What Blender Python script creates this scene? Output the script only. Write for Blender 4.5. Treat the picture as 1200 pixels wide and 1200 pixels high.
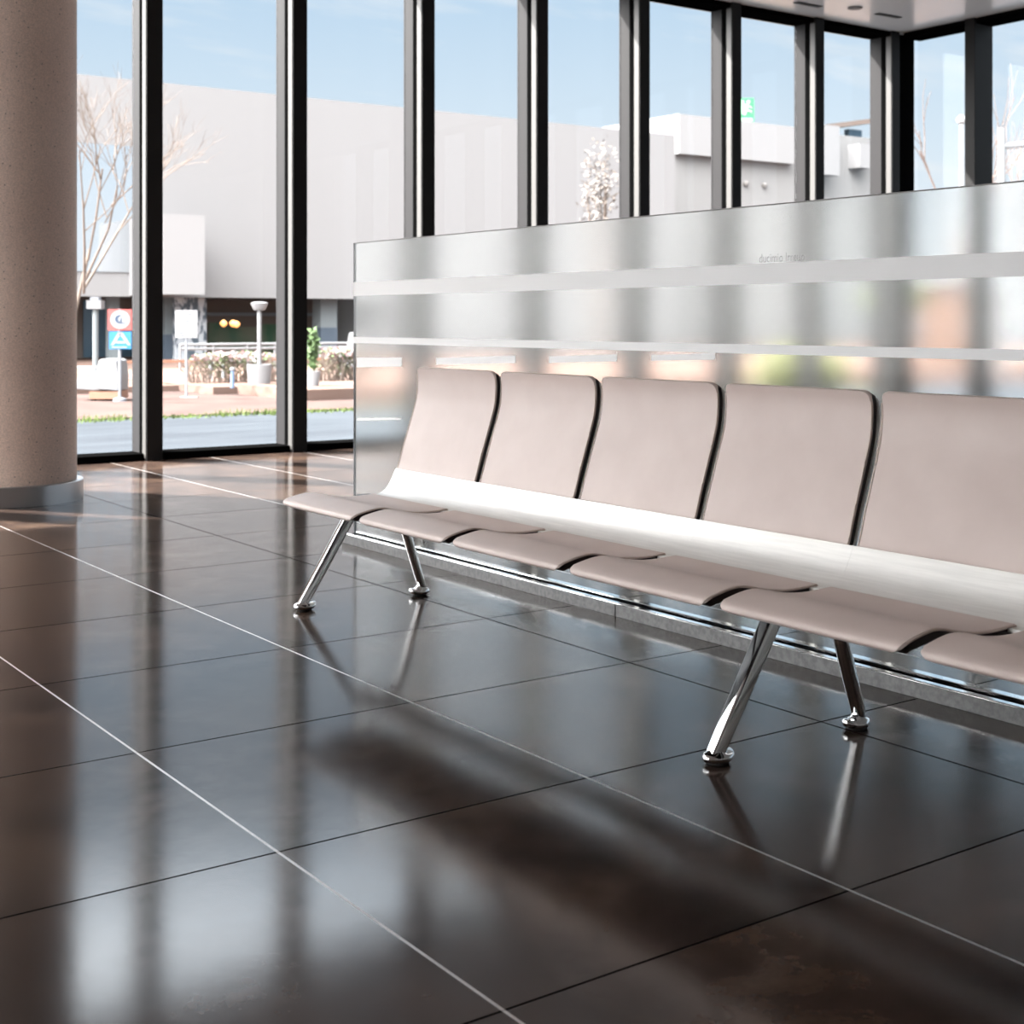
import bpy, bmesh, math, random
from mathutils import Vector, Matrix

for o in list(bpy.data.objects):
    bpy.data.objects.remove(o, do_unlink=True)
random.seed(7)
SC = bpy.context.scene
COL = SC.collection
S = 1.078                      # eye height in metres: every length below is in eye heights

def lin(r, g, b):
    def c(v):
        v /= 255.0
        return v / 12.92 if v <= 0.04045 else ((v + 0.055) / 1.055) ** 2.4
    return (c(r), c(g), c(b), 1.0)

# ------------------------------------------------------------------ camera
FPX = 1641.0
YAW = math.atan2(1161, 1641)
SN, CS = math.sin(YAW), math.cos(YAW)
cam_d = bpy.data.cameras.new('camera')
cam = bpy.data.objects.new('camera', cam_d)
COL.objects.link(cam)
cam.location = (0, 0, 1.0 * S)
cam.rotation_euler = (math.pi / 2, 0, -YAW)
cam_d.sensor_fit = 'HORIZONTAL'
cam_d.sensor_width = 36.0
cam_d.lens = FPX / 1200 * 36.0
cam_d.shift_y = -(600 - 376) / 1200
cam_d.clip_start = 0.05
cam_d.clip_end = 2000
cam_d.dof.use_dof = True
cam_d.dof.focus_distance = 3.7 * S
cam_d.dof.aperture_fstop = 6.5
SC.camera = cam

# ------------------------------------------------------------------ world
SUNSIDE_FILL = 8.5
REAR = 0.5
W = bpy.data.worlds.new('sky')
SC.world = W
W.use_nodes = True
nt = W.node_tree
nt.nodes.clear()
def nn(tree, t, **kw):
    n = tree.nodes.new(t)
    for k, v in kw.items():
        setattr(n, k, v)
    return n
def mth(tree, op, a, b=None, c=None, clamp=False):
    n = tree.nodes.new('ShaderNodeMath'); n.operation = op; n.use_clamp = clamp
    for i, v in enumerate((a, b, c)):
        if v is None: continue
        if hasattr(v, 'is_output'): tree.links.new(v, n.inputs[i])
        else: n.inputs[i].default_value = v
    return n.outputs[0]
def ramp(tree, fac, stops, interp='LINEAR'):
    n = tree.nodes.new('ShaderNodeValToRGB')
    cr = n.color_ramp; cr.interpolation = interp
    while len(cr.elements) < len(stops): cr.elements.new(0.5)
    for e, (p, c) in zip(cr.elements, stops):
        e.position = p; e.color = c
    tree.links.new(fac, n.inputs[0])
    return n.outputs[0]
def mix(tree, fac, a, b, blend='MIX'):
    n = tree.nodes.new('ShaderNodeMix'); n.data_type = 'RGBA'; n.blend_type = blend
    for sock, v in ((n.inputs[0], fac), (n.inputs[6], a), (n.inputs[7], b)):
        if hasattr(v, 'is_output'): tree.links.new(v, sock)
        else: sock.default_value = v
    return n.outputs[2]
tc = nn(nt, 'ShaderNodeTexCoord')
sep = nn(nt, 'ShaderNodeSeparateXYZ')
nt.links.new(tc.outputs['Generated'], sep.inputs[0])
zz = sep.outputs[2]
base = ramp(nt, zz, [(0.0, lin(228, 233, 237)), (0.06, lin(222, 230, 237)), (0.13, lin(206, 222, 235)),
                     (0.22, lin(184, 208, 229)), (0.30, lin(190, 212, 232)), (0.45, lin(226, 233, 240))])
# thin stretched clouds: project the direction on a high flat layer
den = mth(nt, 'ADD', mth(nt, 'MAXIMUM', zz, 0.0), 0.12)
comb = nn(nt, 'ShaderNodeCombineXYZ')
nt.links.new(mth(nt, 'DIVIDE', sep.outputs[0], den), comb.inputs[0])
nt.links.new(mth(nt, 'DIVIDE', sep.outputs[1], den), comb.inputs[1])
nz = nn(nt, 'ShaderNodeTexNoise'); nz.inputs['Scale'].default_value = 1.3; nz.inputs['Detail'].default_value = 7
nz.inputs['Roughness'].default_value = 0.6
mp = nn(nt, 'ShaderNodeMapping'); mp.inputs['Scale'].default_value = (0.5, 1.3, 1); mp.inputs['Rotation'].default_value = (0, 0, 0.6)
nt.links.new(comb.outputs[0], mp.inputs[0]); nt.links.new(mp.outputs[0], nz.inputs['Vector'])
cl = ramp(nt, nz.outputs['Fac'], [(0.52, (0, 0, 0, 1)), (0.72, (1, 1, 1, 1))])
skyc = mix(nt, mth(nt, 'MULTIPLY', cl, 0.75), base, lin(238, 238, 238))
# the bright cloud sheet higher up
stren = ramp(nt, zz, [(0.0, (0.0, 0, 0, 1)), (0.32, (0.0, 0, 0, 1)), (0.42, (1, 1, 1, 1))], 'EASE')
az = mth(nt, 'ADD', mth(nt, 'MULTIPLY', sep.outputs[0], -0.584), mth(nt, 'MULTIPLY', sep.outputs[1], 0.812))
glow = mth(nt, 'ADD', mth(nt, 'MULTIPLY', mth(nt, 'MAXIMUM', mth(nt, 'ADD', az, 0.25), 0.0), 9.0), 0.7)
# unseen sky, sunward and behind, brightened as added fill light for the hall
sunside_fill = ramp(nt, mth(nt, 'MULTIPLY_ADD', sep.outputs[0], -1.0, 0.2), [(0.0, (0, 0, 0, 1)), (0.85, (1, 1, 1, 1))], 'EASE')
high = ramp(nt, zz, [(0.15, (0, 0, 0, 1)), (0.5, (1, 1, 1, 1))])
sunside_fill = mth(nt, 'MULTIPLY', mth(nt, 'MULTIPLY', sunside_fill, SUNSIDE_FILL), mth(nt, 'MULTIPLY_ADD', high, 2.2, 0.75))
rear = ramp(nt, mth(nt, 'MULTIPLY_ADD', sep.outputs[1], -1.0, -0.1), [(0.0, (0, 0, 0, 1)), (0.7, (1, 1, 1, 1))], 'EASE')
sunside_fill = mth(nt, 'MULTIPLY_ADD', rear, REAR, sunside_fill)
skyc = mix(nt, mth(nt, 'MULTIPLY', sunside_fill, 0.9 / SUNSIDE_FILL, clamp=True), skyc, lin(250, 247, 245))
strv = mth(nt, 'ADD', mth(nt, 'ADD', mth(nt, 'MULTIPLY', stren, glow), sunside_fill), 1.08)
bg = nn(nt, 'ShaderNodeBackground')
nt.links.new(skyc, bg.inputs[0]); nt.links.new(strv, bg.inputs[1])
wo = nn(nt, 'ShaderNodeOutputWorld')
nt.links.new(bg.outputs[0], wo.inputs[0])

# ------------------------------------------------------------------ sun
sun_d = bpy.data.lights.new('sun', 'SUN')
sun_d.energy = 40.0
sun_d.angle = math.radians(0.9)
sun_d.color = (1.0, 0.965, 0.92)
sun = bpy.data.objects.new('sun', sun_d)
COL.objects.link(sun)
sun.location = (-10, 25, 25)
sun_dir = Vector((0.584, -0.812, -1.0)).normalized()     # travel direction
sun.rotation_euler = sun_dir.to_track_quat('-Z', 'Y').to_euler()

SC.view_settings.view_transform = 'Standard'
SC.view_settings.look = 'None'
SC.view_settings.gamma = 1.0
SC.view_settings.use_curve_mapping = False
SC.view_settings.exposure = 0.12
SC.cycles.max_bounces = 12
SC.cycles.transparent_max_bounces = 16
SC.cycles.transmission_bounces = 10
SC.cycles.sample_clamp_indirect = 6.0
SC.cycles.caustics_reflective = False
SC.cycles.blur_glossy = 0.4

# ------------------------------------------------------------------ materials
M = {}
def pmat(name, col, rough=0.5, metal=0.0, spec=0.5, **kw):
    m = bpy.data.materials.new(name); m.use_nodes = True
    b = m.node_tree.nodes['Principled BSDF']
    b.inputs['Base Color'].default_value = col
    b.inputs['Roughness'].default_value = rough
    b.inputs['Metallic'].default_value = metal
    b.inputs['Specular IOR Level'].default_value = spec
    for k, v in kw.items():
        b.inputs[k.replace('_', ' ')].default_value = v
    M[name] = m
    return m
def noise_col(m, c1, c2, scale, detail=4, lo=0.35, hi=0.65, bump=0.0, bscale=None, stretch=None):
    t = m.node_tree; b = t.nodes['Principled BSDF']
    co = nn(t, 'ShaderNodeTexCoord'); n = nn(t, 'ShaderNodeTexNoise')
    n.inputs['Scale'].default_value = scale; n.inputs['Detail'].default_value = detail
    src = co.outputs['Object']
    if stretch:
        k = nn(t, 'ShaderNodeMapping'); k.inputs['Scale'].default_value = stretch
        t.links.new(src, k.inputs[0]); src = k.outputs[0]
    t.links.new(src, n.inputs['Vector'])
    t.links.new(ramp(t, n.outputs['Fac'], [(lo, c1), (hi, c2)]), b.inputs['Base Color'])
    if bump:
        n2 = nn(t, 'ShaderNodeTexNoise'); n2.inputs['Scale'].default_value = bscale or scale * 4
        t.links.new(src, n2.inputs['Vector'])
        bp = nn(t, 'ShaderNodeBump'); bp.inputs['Strength'].default_value = bump; bp.inputs['Distance'].default_value = 0.002
        t.links.new(n2.outputs['Fac'], bp.inputs['Height']); t.links.new(bp.outputs[0], b.inputs['Normal'])
    return m

TILE = 0.742 * S
def floor_material():
    m = pmat('floor_tile', lin(60, 52, 48), 0.2)
    t = m.node_tree; b = t.nodes['Principled BSDF']
    co = nn(t, 'ShaderNodeTexCoord'); sp = nn(t, 'ShaderNodeSeparateXYZ')
    t.links.new(co.outputs['Object'], sp.inputs[0])
    ux = mth(t, 'SUBTRACT', mth(t, 'DIVIDE', sp.outputs[0], TILE), 0.567)
    uy = mth(t, 'SUBTRACT', mth(t, 'DIVIDE', sp.outputs[1], TILE), 0.2435)
    def edge(u):
        fr = mth(t, 'FRACT', u)
        return mth(t, 'MULTIPLY', mth(t, 'MINIMUM', fr, mth(t, 'SUBTRACT', 1.0, fr)), TILE)
    la = mth(t, 'LESS_THAN', edge(ux), 0.0032)
    plain = mth(t, 'LESS_THAN', mth(t, 'ABSOLUTE', mth(t, 'SUBTRACT', ux, 3.0)), 0.5)    # this joint has no metal strip
    ma = mth(t, 'MULTIPLY', la, mth(t, 'SUBTRACT', 1.0, plain))       # metal strips running to the window
    mb = mth(t, 'MAXIMUM', mth(t, 'LESS_THAN', edge(uy), 0.0032), mth(t, 'MULTIPLY', la, plain))       # dark joints
    idc = nn(t, 'ShaderNodeCombineXYZ')
    t.links.new(mth(t, 'FLOOR', ux), idc.inputs[0]); t.links.new(mth(t, 'FLOOR', uy), idc.inputs[1])
    wn = nn(t, 'ShaderNodeTexWhiteNoise'); t.links.new(idc.outputs[0], wn.inputs['Vector'])
    # each tile shows its own cut of the stone
    off = nn(t, 'ShaderNodeVectorMath'); off.operation = 'MULTIPLY_ADD'
    t.links.new(wn.outputs['Color'], off.inputs[0]); off.inputs[1].default_value = (30, 30, 30)
    t.links.new(co.outputs['Object'], off.inputs[2])
    n1 = nn(t, 'ShaderNodeTexNoise'); n1.inputs['Scale'].default_value = 2.2; n1.inputs['Detail'].default_value = 8; n1.inputs['Roughness'].default_value = 0.62
    n1.inputs['Distortion'].default_value = 0.6
    n2 = nn(t, 'ShaderNodeTexNoise'); n2.inputs['Scale'].default_value = 9.0; n2.inputs['Detail'].default_value = 8; n2.inputs['Roughness'].default_value = 0.75
    for n in (n1, n2): t.links.new(off.outputs[0], n.inputs['Vector'])
    c1 = ramp(t, n1.outputs['Fac'], [(0.30, lin(40, 35, 33)), (0.5, lin(58, 47, 42)), (0.66, lin(76, 62, 53))])
    c2 = ramp(t, n2.outputs['Fac'], [(0.35, (0.72, 0.72, 0.72, 1)), (0.62, (1.15, 1.12, 1.1, 1))])
    c = mix(t, 1.0, c1, c2, 'MULTIPLY')
    tone = mth(t, 'ADD', mth(t, 'MULTIPLY', wn.outputs['Value'], 0.3), 0.85)
    cb = nn(t, 'ShaderNodeCombineXYZ')
    for i in range(3): t.links.new(tone, cb.inputs[i])
    c = mix(t, 1.0, c, cb.outputs[0], 'MULTIPLY')
    c = mix(t, mb, c, lin(14, 13, 13))
    c = mix(t, ma, c, lin(205, 203, 200))
    t.links.new(c, b.inputs['Base Color'])
    t.links.new(mth(t, 'MULTIPLY', ma, 0.85), b.inputs['Metallic'])
    r = mth(t, 'ADD', mth(t, 'MULTIPLY', n2.outputs['Fac'], 0.07), 0.085)
    r = mth(t, 'MAXIMUM', r, mth(t, 'MAXIMUM', mth(t, 'MULTIPLY', ma, 0.36), mb))
    t.links.new(r, b.inputs['Roughness'])
    t.links.new(mth(t, 'MULTIPLY', mth(t, 'SUBTRACT', 1.0, mb), 0.42), b.inputs['Specular IOR Level'])
    bp = nn(t, 'ShaderNodeBump'); bp.inputs['Strength'].default_value = 0.12; bp.inputs['Distance'].default_value = 0.001
    h = mth(t, 'SUBTRACT', n2.outputs['Fac'], mth(t, 'MULTIPLY', mb, 1.0))
    t.links.new(h, bp.inputs['Height']); t.links.new(bp.outputs[0], b.inputs['Normal'])
    return m
floor_material()

def schlick(t):
    lw = nn(t, 'ShaderNodeLayerWeight'); lw.inputs[0].default_value = 0.5
    return mth(t, 'ADD', mth(t, 'MULTIPLY', mth(t, 'POWER', lw.outputs['Facing'], 5.0), 0.95), 0.045)
def thin_glass(name, tint, gloss, rough=0.0):
    m = bpy.data.materials.new(name); m.use_nodes = True; t = m.node_tree; t.nodes.clear()
    tr = nn(t, 'ShaderNodeBsdfTransparent'); tr.inputs[0].default_value = tint
    gl = nn(t, 'ShaderNodeBsdfGlossy'); gl.inputs['Roughness'].default_value = rough
    fr = schlick(t)
    mx = nn(t, 'ShaderNodeMixShader'); out = nn(t, 'ShaderNodeOutputMaterial')
    t.links.new(mth(t, 'MULTIPLY', fr, gloss, clamp=True), mx.inputs[0])
    t.links.new(tr.outputs[0], mx.inputs[1]); t.links.new(gl.outputs[0], mx.inputs[2]); t.links.new(mx.outputs[0], out.inputs[0])
    M[name] = m
    return m
thin_glass('pane_glass', (0.985, 0.99, 0.99, 1), 0.3)
thin_glass('clear_glass', (0.95, 0.965, 0.96, 1), 0.45)
def frosted():
    m = bpy.data.materials.new('frosted_glass'); m.use_nodes = True; t = m.node_tree; t.nodes.clear()
    rf = nn(t, 'ShaderNodeBsdfRefraction'); rf.inputs['Color'].default_value = (0.97, 0.98, 0.975, 1)
    rf.inputs['Roughness'].default_value = 0.12; rf.inputs['IOR'].default_value = 1.35
    tl = nn(t, 'ShaderNodeBsdfTranslucent'); tl.inputs[0].default_value = (0.86, 0.87, 0.86, 1)
    df = nn(t, 'ShaderNodeBsdfDiffuse'); df.inputs[0].default_value = (0.86, 0.87, 0.86, 1)
    a1 = nn(t, 'ShaderNodeMixShader'); a1.inputs[0].default_value = 0.5
    t.links.new(tl.outputs[0], a1.inputs[1]); t.links.new(df.outputs[0], a1.inputs[2])
    a2 = nn(t, 'ShaderNodeMixShader'); a2.inputs[0].default_value = 0.10
    t.links.new(rf.outputs[0], a2.inputs[1]); t.links.new(a1.outputs[0], a2.inputs[2])
    gl = nn(t, 'ShaderNodeBsdfGlossy'); gl.inputs['Roughness'].default_value = 0.12
    fr = schlick(t)
    a3 = nn(t, 'ShaderNodeMixShader'); t.links.new(mth(t, 'MULTIPLY', fr, 0.6), a3.inputs[0])
    t.links.new(a2.outputs[0], a3.inputs[1]); t.links.new(gl.outputs[0], a3.inputs[2])
    out = nn(t, 'ShaderNodeOutputMaterial'); t.links.new(a3.outputs[0], out.inputs[0])
    M['frosted_glass'] = m
frosted()
def film(name, col, a, dif=0.95):
    m = bpy.data.materials.new(name); m.use_nodes = True; t = m.node_tree; t.nodes.clear()
    tl = nn(t, 'ShaderNodeBsdfTranslucent'); tl.inputs[0].default_value = col
    df = nn(t, 'ShaderNodeBsdfDiffuse'); df.inputs[0].default_value = col
    tr = nn(t, 'ShaderNodeBsdfTransparent')
    a1 = nn(t, 'ShaderNodeMixShader'); a1.inputs[0].default_value = dif
    t.links.new(tl.outputs[0], a1.inputs[1]); t.links.new(df.outputs[0], a1.inputs[2])
    a2 = nn(t, 'ShaderNodeMixShader'); a2.inputs[0].default_value = a
    t.links.new(tr.outputs[0], a2.inputs[1]); t.links.new(a1.outputs[0], a2.inputs[2])
    out = nn(t, 'ShaderNodeOutputMaterial'); t.links.new(a2.outputs[0], out.inputs[0])
    M[name] = m
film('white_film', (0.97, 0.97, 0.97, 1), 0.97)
film('faint_film', (1, 1, 1, 1), 0.3, 0.5)

pmat('mullion_black', lin(20, 19, 19), 0.6, 0.0, 0.2)
pmat('gasket_black', lin(8, 8, 8), 0.8, 0.0, 0.0)
pmat('frame_grey', lin(29, 28, 29), 0.6, 0.0, 0.12)
pmat('aluminium_strip', lin(57, 55, 53), 0.55, 0.0)
m = pmat('concrete_column', lin(140, 121, 110), 0.62)
def column_mat():
    t = m.node_tree; b = t.nodes['Principled BSDF']
    co = nn(t, 'ShaderNodeTexCoord')
    n = nn(t, 'ShaderNodeTexNoise'); n.inputs['Scale'].default_value = 1.6; n.inputs['Detail'].default_value = 6
    sp = nn(t, 'ShaderNodeTexVoronoi'); sp.inputs['Scale'].default_value = 70
    sp2 = nn(t, 'ShaderNodeTexVoronoi'); sp2.inputs['Scale'].default_value = 26
    mg = nn(t, 'ShaderNodeTexNoise'); mg.inputs['Scale'].default_value = 130; mg.inputs['Detail'].default_value = 3
    for q in (n, sp, sp2, mg): t.links.new(co.outputs['Object'], q.inputs['Vector'])
    c = ramp(t, n.outputs['Fac'], [(0.3, lin(224, 200, 186)), (0.7, lin(238, 215, 200))])
    c = mix(t, 1.0, c, ramp(t, mg.outputs['Fac'], [(0.35, (0.85, 0.85, 0.85, 1)), (0.65, (1.12, 1.12, 1.12, 1))]), 'MULTIPLY')
    c = mix(t, mth(t, 'MULTIPLY', mth(t, 'LESS_THAN', sp.outputs['Distance'], 0.2), 0.35), c, lin(196, 182, 170))
    c = mix(t, mth(t, 'MULTIPLY', mth(t, 'LESS_THAN', sp2.outputs['Distance'], 0.11), 0.7), c, lin(92, 78, 70))
    t.links.new(c, b.inputs['Base Color'])
column_mat()
pmat('brushed_steel', lin(176, 177, 180), 0.32, 0.95)
pmat('chrome', lin(246, 247, 248), 0.06, 1.0)
m = pmat('leather', lin(205, 187, 180), 0.48, 0.0, 0.45)
noise_col(m, lin(197, 181, 175), lin(206, 191, 185), 6, 5, 0.3, 0.7, 0.05, 220)
pmat('seat_edge_dark', lin(40, 27, 24), 0.5)
pmat('piping', lin(222, 208, 198), 0.5)
m = pmat('aluminium_shell', lin(226, 226, 223), 0.42, 0.35)
noise_col(m, lin(218, 218, 215), lin(232, 232, 229), 14, 6, 0.3, 0.7, 0.0, None, (8, 0.4, 8))
pmat('beam_dark', lin(40, 41, 44), 0.4, 0.6)
m = pmat('rail_metal', lin(150, 150, 150), 0.5, 0.3)
noise_col(m, lin(92, 92, 92), lin(112, 112, 112), 60, 4)
pmat('rubber', lin(16, 16, 16), 0.7)
m = pmat('ceiling_panel', lin(240, 239, 237), 0.22, 0.0, 0.8)
pmat('wall_grey', lin(225, 222, 218), 0.8)
pmat('wall_white', lin(232, 230, 227), 0.8)
pmat('vent_grey', lin(110, 108, 106), 0.5)
pmat('spot_dark', lin(60, 58, 56), 0.4)
m = pmat('asphalt', lin(188, 196, 206), 0.8, 0.0, 0.0)
noise_col(m, lin(46, 49, 53), lin(55, 59, 63), 1.2, 6, 0.3, 0.7, 0, None, (0.25, 1.0, 1))
m = pmat('pink_paving', lin(214, 178, 170), 0.85, 0.0, 0.0)
noise_col(m, lin(63, 53, 51), lin(71, 61, 58), 0.9, 6)
m = pmat('terracotta', lin(222, 165, 138), 0.8, 0.0, 0.0)
noise_col(m, lin(86, 71, 65), lin(96, 81, 75), 1.4, 5, 0.35, 0.65, 0, None, (0.4, 2, 4))
m = pmat('grass', lin(76, 89, 51), 0.9, 0.0, 0.0)
pmat('white_render', lin(118, 118, 119), 0.9, 0.0, 0.0)
pmat('white_plaster', lin(126, 126, 127), 0.9, 0.0, 0.0)
pmat('grey_render', lin(118, 118, 118), 0.9, 0.0, 0.0)
pmat('sky_glazing', lin(190, 196, 201), 0.08, 0.9)
pmat('blue_glazing', lin(66, 89, 105), 0.25, 0.3)
pmat('dark_soffit', lin(92, 90, 90), 0.8)
pmat('pale_blue_column', lin(97, 104, 107), 0.7)
pmat('slate_blue', lin(59, 70, 82), 0.7)
m = pmat('mottled_column', lin(150, 160, 168), 0.7)
noise_col(m, lin(70, 82, 92), lin(170, 175, 180), 3.2, 3, 0.46, 0.54, 0, None, (2.2, 2.2, 0.9))
m = pmat('green_wall', lin(69, 100, 74), 0.8)
noise_col(m, lin(60, 96, 72), lin(112, 114, 96), 0.9, 4)
pmat('brown_wall', lin(99, 87, 80), 0.8)
pmat('white_paint', lin(108, 109, 111), 0.5)
pmat('grey_paint', lin(111, 115, 122), 0.5)
pmat('bollard_blue', lin(84, 104, 130), 0.5)
pmat('sign_red', lin(145, 56, 53), 0.5)
pmat('sign_blue', lin(11, 91, 135), 0.5)
pmat('sign_navy', lin(24, 46, 70), 0.5)
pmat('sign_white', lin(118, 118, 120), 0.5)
pmat('sign_ink', lin(44, 50, 64), 0.6)
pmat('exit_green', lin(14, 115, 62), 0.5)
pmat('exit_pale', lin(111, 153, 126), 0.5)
pmat('wood_rail', lin(129, 91, 73), 0.7)
pmat('leaf_green', lin(68, 89, 50), 0.8)
pmat('leaf_yellow', lin(85, 88, 44), 0.8)
pmat('leaf_dark', lin(74, 83, 47), 0.8)
pmat('twig', lin(90, 79, 71), 0.85)
pmat('twig_pale', lin(95, 83, 78), 0.85)
pmat('blossom_pink', lin(116, 85, 87), 0.8)
pmat('blossom_white', lin(120, 116, 114), 0.8)
pmat('leaf_beige', lin(83, 76, 71), 0.8)
pmat('orange_render', lin(73, 57, 49), 0.9, 0.0, 0.0)
m = pmat('lamp_glow', lin(255, 190, 120), 0.5)
m.node_tree.nodes['Principled BSDF'].inputs['Emission Color'].default_value = lin(255, 170, 90)
m.node_tree.nodes['Principled BSDF'].inputs['Emission Strength'].default_value = 1.2

# ------------------------------------------------------------------ geometry helpers
class MB:
    def __init__(s): s.v = []; s.f = []
    def add(s, vs, fs):
        b = len(s.v); s.v += [tuple(p) for p in vs]; s.f += [tuple(b + i for i in q) for q in fs]; return s
    def box(s, x0, x1, y0, y1, z0, z1):
        return s.add([(x0, y0, z0), (x1, y0, z0), (x1, y1, z0), (x0, y1, z0), (x0, y0, z1), (x1, y0, z1), (x1, y1, z1), (x0, y1, z1)],
                     [(3, 2, 1, 0), (4, 5, 6, 7), (0, 1, 5, 4), (1, 2, 6, 5), (2, 3, 7, 6), (3, 0, 4, 7)])
    def loft(s, rings, cap=True, closed=False):
        n = len(rings[0]); vs = [p for r in rings for p in r]; fs = []
        k = len(rings)
        for i in range(k if closed else k - 1):
            for j in range(n):
                a = i * n + j; b_ = i * n + (j + 1) % n; i2 = (i + 1) % k
                fs.append((a, b_, i2 * n + (j + 1) % n, i2 * n + j))
        if cap and not closed:
            fs.append(tuple(range(n - 1, -1, -1))); fs.append(tuple((k - 1) * n + j for j in range(n)))
        return s.add(vs, fs)
    def tube(s, pts, rad, n=10, flat=1.0):
        pts = [Vector(p) for p in pts]; rings = []
        if not hasattr(rad, '__len__'): rad = [rad] * len(pts)
        for i, p in enumerate(pts):
            d = (pts[min(i + 1, len(pts) - 1)] - pts[max(i - 1, 0)]).normalized()
            up = Vector((0, 0, 1)) if abs(d.z) < 0.95 else Vector((0, 1, 0))
            a = d.cross(up).normalized(); b = d.cross(a).normalized()
            rings.append([p + (a * math.cos(q) + b * math.sin(q) * flat) * rad[i] for q in [2 * math.pi * j / n for j in range(n)]])
        return s.loft(rings)
    def lathe(s, cx, cy, prof, n=48):
        return s.loft([[(cx + r * math.cos(q), cy + r * math.sin(q), z) for q in [2 * math.pi * j / n for j in range(n)]] for r, z in prof])
    def prism(s, quad, d):
        d = Vector(d); n = len(quad); q = [Vector(p) for p in quad]
        vs = q + [p + d for p in q]
        fs = [tuple(range(n - 1, -1, -1)), tuple(range(n, 2 * n))] + [(i, (i + 1) % n, n + (i + 1) % n, n + i) for i in range(n)]
        return s.add(vs, fs)
    def build(s, name, mat, parent=None, origin=None, smooth=False, bevel=0.0, sub=0, angle=40):
        if origin is None:
            if parent is not None: origin = Vector(parent['org'])
            else:
                xs = [p[0] for p in s.v]; ys = [p[1] for p in s.v]; z_ = [p[2] for p in s.v]
                origin = Vector(((min(xs) + max(xs)) / 2, (min(ys) + max(ys)) / 2, min(z_)))
        origin = Vector(origin)
        me = bpy.data.meshes.new(name)
        me.from_pydata([(Vector(p) - origin) * S for p in s.v], [], s.f)
        bm = bmesh.new(); bm.from_mesh(me); bmesh.ops.recalc_face_normals(bm, faces=bm.faces); bm.to_mesh(me); bm.free()
        me.materials.append(M[mat])
        o = bpy.data.objects.new(name, me); COL.objects.link(o)
        o['org'] = tuple(origin)
        if parent is not None: o.parent = parent
        else: o.location = origin * S
        if bevel:
            b = o.modifiers.new('bevel', 'BEVEL'); b.width = bevel * S; b.segments = 2; b.limit_method = 'ANGLE'; b.angle_limit = math.radians(35)
        if sub:
            b = o.modifiers.new('subd', 'SUBSURF'); b.levels = sub; b.render_levels = sub
        if smooth:
            for p in me.polygons: p.use_smooth = True
            try:
                me.set_sharp_from_angle(angle=math.radians(angle))
            except Exception: pass
        return o
def thing(name, org, label=None, cat=None, group=None, kind=None):
    o = bpy.data.objects.new(name, None); COL.objects.link(o)
    o.location = Vector(org) * S; o['org'] = tuple(org); o.empty_display_size = 0.1
    return tag(o, label, cat, group, kind)
def tag(o, label=None, cat=None, group=None, kind=None):
    if label: o['label'] = label
    if cat: o['category'] = cat
    if group: o['group'] = group
    if kind: o['kind'] = kind
    return o
def at(u, v, D):                # a point of the place at depth D along the view axis
    l = (u - 600) / FPX * D
    return Vector((SN * D + CS * l, CS * D - SN * l, 1 - (v - 376) / FPX * D))
def onY(u, Y):
    t = (u - 600) / FPX
    return Y * (CS * t + SN) / (CS - SN * t)
def onX(u, X):
    t = (u - 600) / FPX
    return X * (CS - SN * t) / (CS * t + SN)
def text_mesh(body, size, depth):
    cu = bpy.data.curves.new('t', 'FONT'); cu.body = body; cu.size = size; cu.extrude = depth; cu.align_x = 'CENTER'
    o = bpy.data.objects.new('t', cu); COL.objects.link(o)
    dg = bpy.context.evaluated_depsgraph_get(); dg.update()
    me = bpy.data.meshes.new_from_object(o.evaluated_get(dg))
    bpy.data.objects.remove(o, do_unlink=True)
    vs = [tuple(v.co) for v in me.vertices]; fs = [tuple(p.vertices) for p in me.polygons]
    bpy.data.meshes.remove(me)
    return vs, fs

# ------------------------------------------------------------------ the hall: floor, ceiling, glazing
GZ = -0.5                       # street level
CEIL = 4.03
o = MB().box(-8, 12.1, -8, 9.96, GZ, 0).build('floor', 'floor_tile', origin=(0, 0, 0)); tag(o, kind='structure')
o = MB().box(-8, 12.3, -8, 10.1, CEIL, CEIL + 0.35).build('ceiling', 'ceiling_panel', origin=(0, 0, 0)); tag(o, kind='structure')

o = MB().box(12.1, 12.3, -8, -2.9, 0, CEIL).build('wall_right', 'wall_white', origin=(0, 0, 0)); tag(o, kind='structure')
PITCH = 1.15
YF, YB = 9.645, 9.94
def window_bay(idx, x0, xw, last=False):
    """mullion at x0 and the pane to its right, on the far wall"""
    w = thing('window_%d' % idx, (x0, YF, 0), kind='structure')
    MB().box(x0 - 0.06, x0 + 0.06, YF, YF + 0.08, 0, CEIL).build('mullion', 'mullion_black', w, bevel=0.003)
    MB().box(x0 - 0.0585, x0 + 0.0585, YF + 0.08, YF + 0.145, 0, CEIL).build('gasket', 'gasket_black', w)
    MB().box(x0 - 0.06, x0 + 0.06, YF + 0.145, YB, 0, CEIL).build('outer_frame', 'frame_grey', w, bevel=0.003)
    MB().box(x0 - 0.064, x0 - 0.06, YF + 0.012, YF + 0.076, 0.02, CEIL - 0.06).build('aluminium_strip', 'aluminium_strip', w)
    if last: return w
    a, b = x0 + 0.06, xw - 0.06
    f = MB().box(a, b, YF + 0.05, YB, 0.0, 0.05).box(a, b, YF + 0.03, YB, CEIL - 0.045, CEIL)
    f.build('sill_and_head', 'gasket_black', w)
    MB().box(a, b, YB - 0.03, YB - 0.018, 0.05, CEIL - 0.045).build('glass_pane', 'pane_glass', w)
    return w
X0 = 3.697 - 10 * PITCH
n_ = 1
for k in range(17):
    x = X0 + k * PITCH
    window_bay(n_, x, x + PITCH); n_ += 1
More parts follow.
